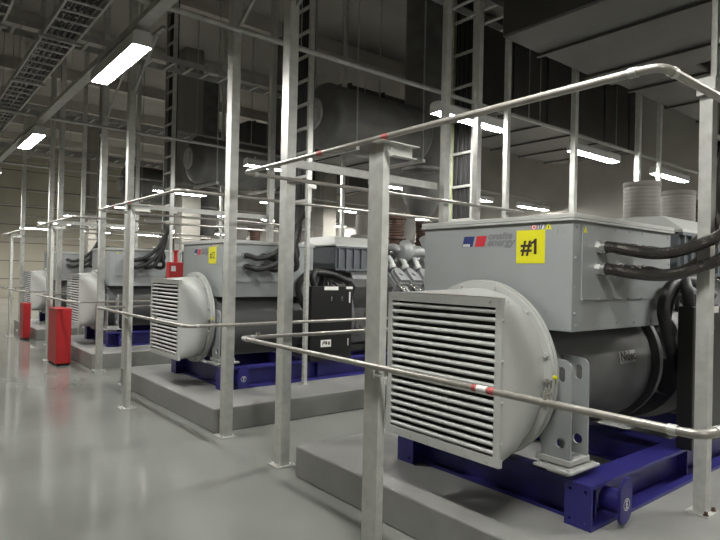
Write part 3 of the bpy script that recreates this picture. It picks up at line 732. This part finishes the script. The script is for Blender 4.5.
# trunking the lamps hang from
bm = NB(); box(bm, 1.51, 1.61, YN+.05, YF-.05, ZL+.10, ZL+.15)
solo('lamp_trunking', bm, M['galv_shade'], 'straight trunking over the aisle carrying the aisle lamps', 'trunking', (1.56, 15, ZL+.1), smooth=False)
for r, y in enumerate(rows):
    bm = NB(); x0 = -1.0
    box(bm, x0, 13.9, y-.025, y+.025, ZL+.10, ZL+.14) if False else tube(bm, [(x0, y, ZL+.125+(.0 if r else 0)), (13.9, y, ZL+.125)], .024, 10, 1)
    for x in (0.2, 2.9, 6.7, 9.4, 12): cyl(bm, (x, y, ZL+.14), (x, y, 7.28), .005, seg=6)
    for b in [0]:
        pass
    o = solo('lamp_conduit', bm, M['galv_shade'], 'conduit carrying the lamp %s' % rn[r], 'conduit', (x0, y, ZL+.125), 'lamp conduits crossing the hall')
    o.location.z += .052
# ------------------------------------------------------------------ overhead cable trays
def tray(x0, x1, z, y0, y1, label, cables=4, pitch=.3):
    T = Thing('cable_tray', label, 'cable tray', ((x0+x1)/2, y0, z), 'overhead cable trays along the aisle')
    for x in (x0, x1):
        bm = NB(); box(bm, x-.004, x+.004, y0, y1, z, z+.09); box(bm, x-.014, x+.014, y0, y1, z-.003, z); T.part('side_rail', bm, M['galv_shade'], smooth=False)
    bm = NB(); y = y0+.1
    while y < y1: box(bm, x0+.005, x1-.005, y-.02, y+.02, z+.005, z+.022); y += pitch
    o = T.part('rungs', bm, M['galv_shade'], smooth=False); o['kind'] = 'stuff'
    y = y0+1
    while y < y1:
        bm = NB()
        for x in (x0-.02, x1+.02): cyl(bm, (x, y, z-.04), (x, y, 7.28), .006, seg=6)
        box(bm, x0-.05, x1+.05, y-.02, y+.02, z-.04, z-.006); y += 2.2
        T.part('hanger', bm, M['galv_shade'], smooth=False)
    for i in range(cables):
        bm = NB(); xx = x0+.05+(x1-x0-.1)*i/max(1, cables-1)
        tube(bm, [(xx+random.uniform(-.02, .02), y0+(y1-y0)*j/12, z+.042) for j in range(13)], .019, 8, 3)
        solo('tray_cable', bm, M['rubber'], 'dark cable lying in the %s' % label.replace('long ', ''), 'cable', (xx, y0, z+.042), 'cables in the '+label)
tray(1.42, 1.80, 4.5, 0.5, 34, 'long ladder tray above the aisle lamps', 5)
tray(.42, .98, 4.5, 0.5, 34, 'long ladder tray left of the aisle lamps', 5)
tray(-.5, .1, 5.2, 2.5, 34, 'long ladder tray at the far left, higher up', 5)
tray(2.0, 2.4, 5.6, 4.0, 34, 'long ladder tray in the upper tier over the aisle', 4)
def xtray(y, z, x0, x1, w, label):
    T = Thing('cross_tray', label, 'cable tray', (x0, y, z), 'cable trays crossing over the gaps')
    for yy in (y, y+w):
        bm = NB(); box(bm, x0, x1, yy-.004, yy+.004, z, z+.09); T.part('side_rail', bm, M['galv_shade'], smooth=False)
    bm = NB(); x = x0+.1
    while x < x1: box(bm, x-.02, x+.02, y+.005, y+w-.005, z+.005, z+.022); x += .3
    o = T.part('rungs', bm, M['galv_shade'], smooth=False); o['kind'] = 'stuff'
for k in range(4):
    xtray(4.22+SP*k, 4.75, -1.0, 9, .42, 'cable tray crossing over the gap after the %s generator set' % pl[k])
# ------------------------------------------------------------------ exhaust silencers, risers, ducts
for k in range(4):
    yc = 6.81-SP+SP*k
    if k > 0:
        T = Thing('exhaust_silencer', 'big dark horizontal exhaust silencer hung over the %s generator set' % pl[k], 'silencer', (4.7, yc, 3.9), 'dark exhaust silencers under the roof')
        bm = NB(); lathe_x(bm, [(4.62, .18), (4.66, .30), (4.72, .42), (4.76, .46), (4.80, .475), (4.86, .475), (4.862, .465), (6.5, .465), (6.55, .47), (6.62, .42), (6.66, .30)], yc, 3.86, 40); T.part('drum', bm, M['lagging'], ang=30)
        bm = NB(); cyl(bm, (4.60, yc, 3.86), (4.63, yc, 3.86), .22, seg=28); cyl(bm, (4.57, yc, 3.86), (4.60, yc, 3.86), .15, seg=24); T.part('blank_flange', bm, M['galv_shade'], ang=30)
        for x in (5.0, 6.3):
            bm = NB(); box(bm, x-.03, x+.03, yc-.55, yc+.55, 3.33, 3.38)
            for s in (-.52, .52): cyl(bm, (x, yc+s, 3.36), (x, yc+s, 7.28), .012, seg=8)
            T.part('hanger', bm, M['galv_shade'], smooth=False)
    T = None if k == 0 else Thing('exhaust_riser', 'dark vertical exhaust pipe with flange rising from the %s engine' % pl[k], 'pipe', (7.12, yc+.3, 2.55), 'exhaust risers above the engines')
    if T: bm = NB(); lathe_z(bm, [(2.62, .15), (2.68, .22), (2.95, .33), (3.28, .36), (3.30, .38), (3.34, .38), (3.36, .33), (4.3, .33), (7.28, .33)], 7.12, yc+.3, 36); T.part('pipe', bm, M['lagging'], ang=35)
    if T: bm = NB(); lathe_z(bm, [(3.40, .335), (3.40, .36), (3.44, .36), (3.44, .335)], 7.12, yc+.3, 36, cap=False); T.part('flange', bm, M['galv_shade'], ang=35)
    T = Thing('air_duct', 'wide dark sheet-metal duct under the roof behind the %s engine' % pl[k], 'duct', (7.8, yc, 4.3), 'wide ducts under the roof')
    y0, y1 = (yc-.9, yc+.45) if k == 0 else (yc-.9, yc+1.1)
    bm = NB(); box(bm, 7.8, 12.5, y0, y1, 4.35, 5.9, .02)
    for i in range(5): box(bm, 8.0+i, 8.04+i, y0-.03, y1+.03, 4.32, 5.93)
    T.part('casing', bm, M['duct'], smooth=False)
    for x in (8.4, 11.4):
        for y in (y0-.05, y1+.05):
            bm = NB(); cyl(bm, (x, y, 4.28), (x, y, 7.295), .01, seg=6); T.part('hanger_rod', bm, M['galv_shade'])
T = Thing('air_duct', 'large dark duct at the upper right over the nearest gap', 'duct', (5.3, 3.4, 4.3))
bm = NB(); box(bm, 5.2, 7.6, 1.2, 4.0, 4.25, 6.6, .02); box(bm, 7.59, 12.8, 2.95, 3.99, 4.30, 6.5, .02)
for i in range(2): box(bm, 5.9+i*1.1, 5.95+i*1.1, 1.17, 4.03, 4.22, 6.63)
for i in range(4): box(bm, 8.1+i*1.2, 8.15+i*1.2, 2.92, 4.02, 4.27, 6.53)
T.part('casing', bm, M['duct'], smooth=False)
for x, y in ((5.6, 3.4), (9, 3.4), (12, 3.4)):
    bm = NB(); cyl(bm, (x, y, 6.6), (x, y, 7.295), .01, seg=6); T.part('hanger_rod', bm, M['galv_shade'])
# ------------------------------------------------------------------ camera, world, view
cam = bpy.data.cameras.new('camera'); co = bpy.data.objects.new('camera', cam); C.objects.link(co)
cam.sensor_fit = 'HORIZONTAL'; cam.sensor_width = 36; cam.lens = 578*36/720; cam.clip_start = .05; cam.clip_end = 200
yaw, roll, pitch = math.radians(39.1), math.radians(1.26), math.radians(.4)
F = Vector((math.sin(yaw)*math.cos(pitch), math.cos(yaw)*math.cos(pitch), math.sin(pitch)))
R0 = F.cross(Vector((0, 0, 1))).normalized(); U0 = R0.cross(F)
R = R0*math.cos(roll)+U0*math.sin(roll); U = U0*math.cos(roll)-R0*math.sin(roll)
co.matrix_world = Matrix(((R.x, U.x, -F.x, 0), (R.y, U.y, -F.y, 0), (R.z, U.z, -F.z, 1.6), (0, 0, 0, 1)))
S = bpy.context.scene; S.camera = co
w = bpy.data.worlds.new('world'); S.world = w; w.use_nodes = True
w.node_tree.nodes['Background'].inputs['Color'].default_value = (.5, .5, .48, 1); w.node_tree.nodes['Background'].inputs['Strength'].default_value = .02
S.view_settings.view_transform = 'Standard'; S.view_settings.look = 'None'; S.view_settings.gamma = 1; S.view_settings.exposure = 0.0
S.cycles.use_denoising = True; S.cycles.max_bounces = 6; S.cycles.diffuse_bounces = 4
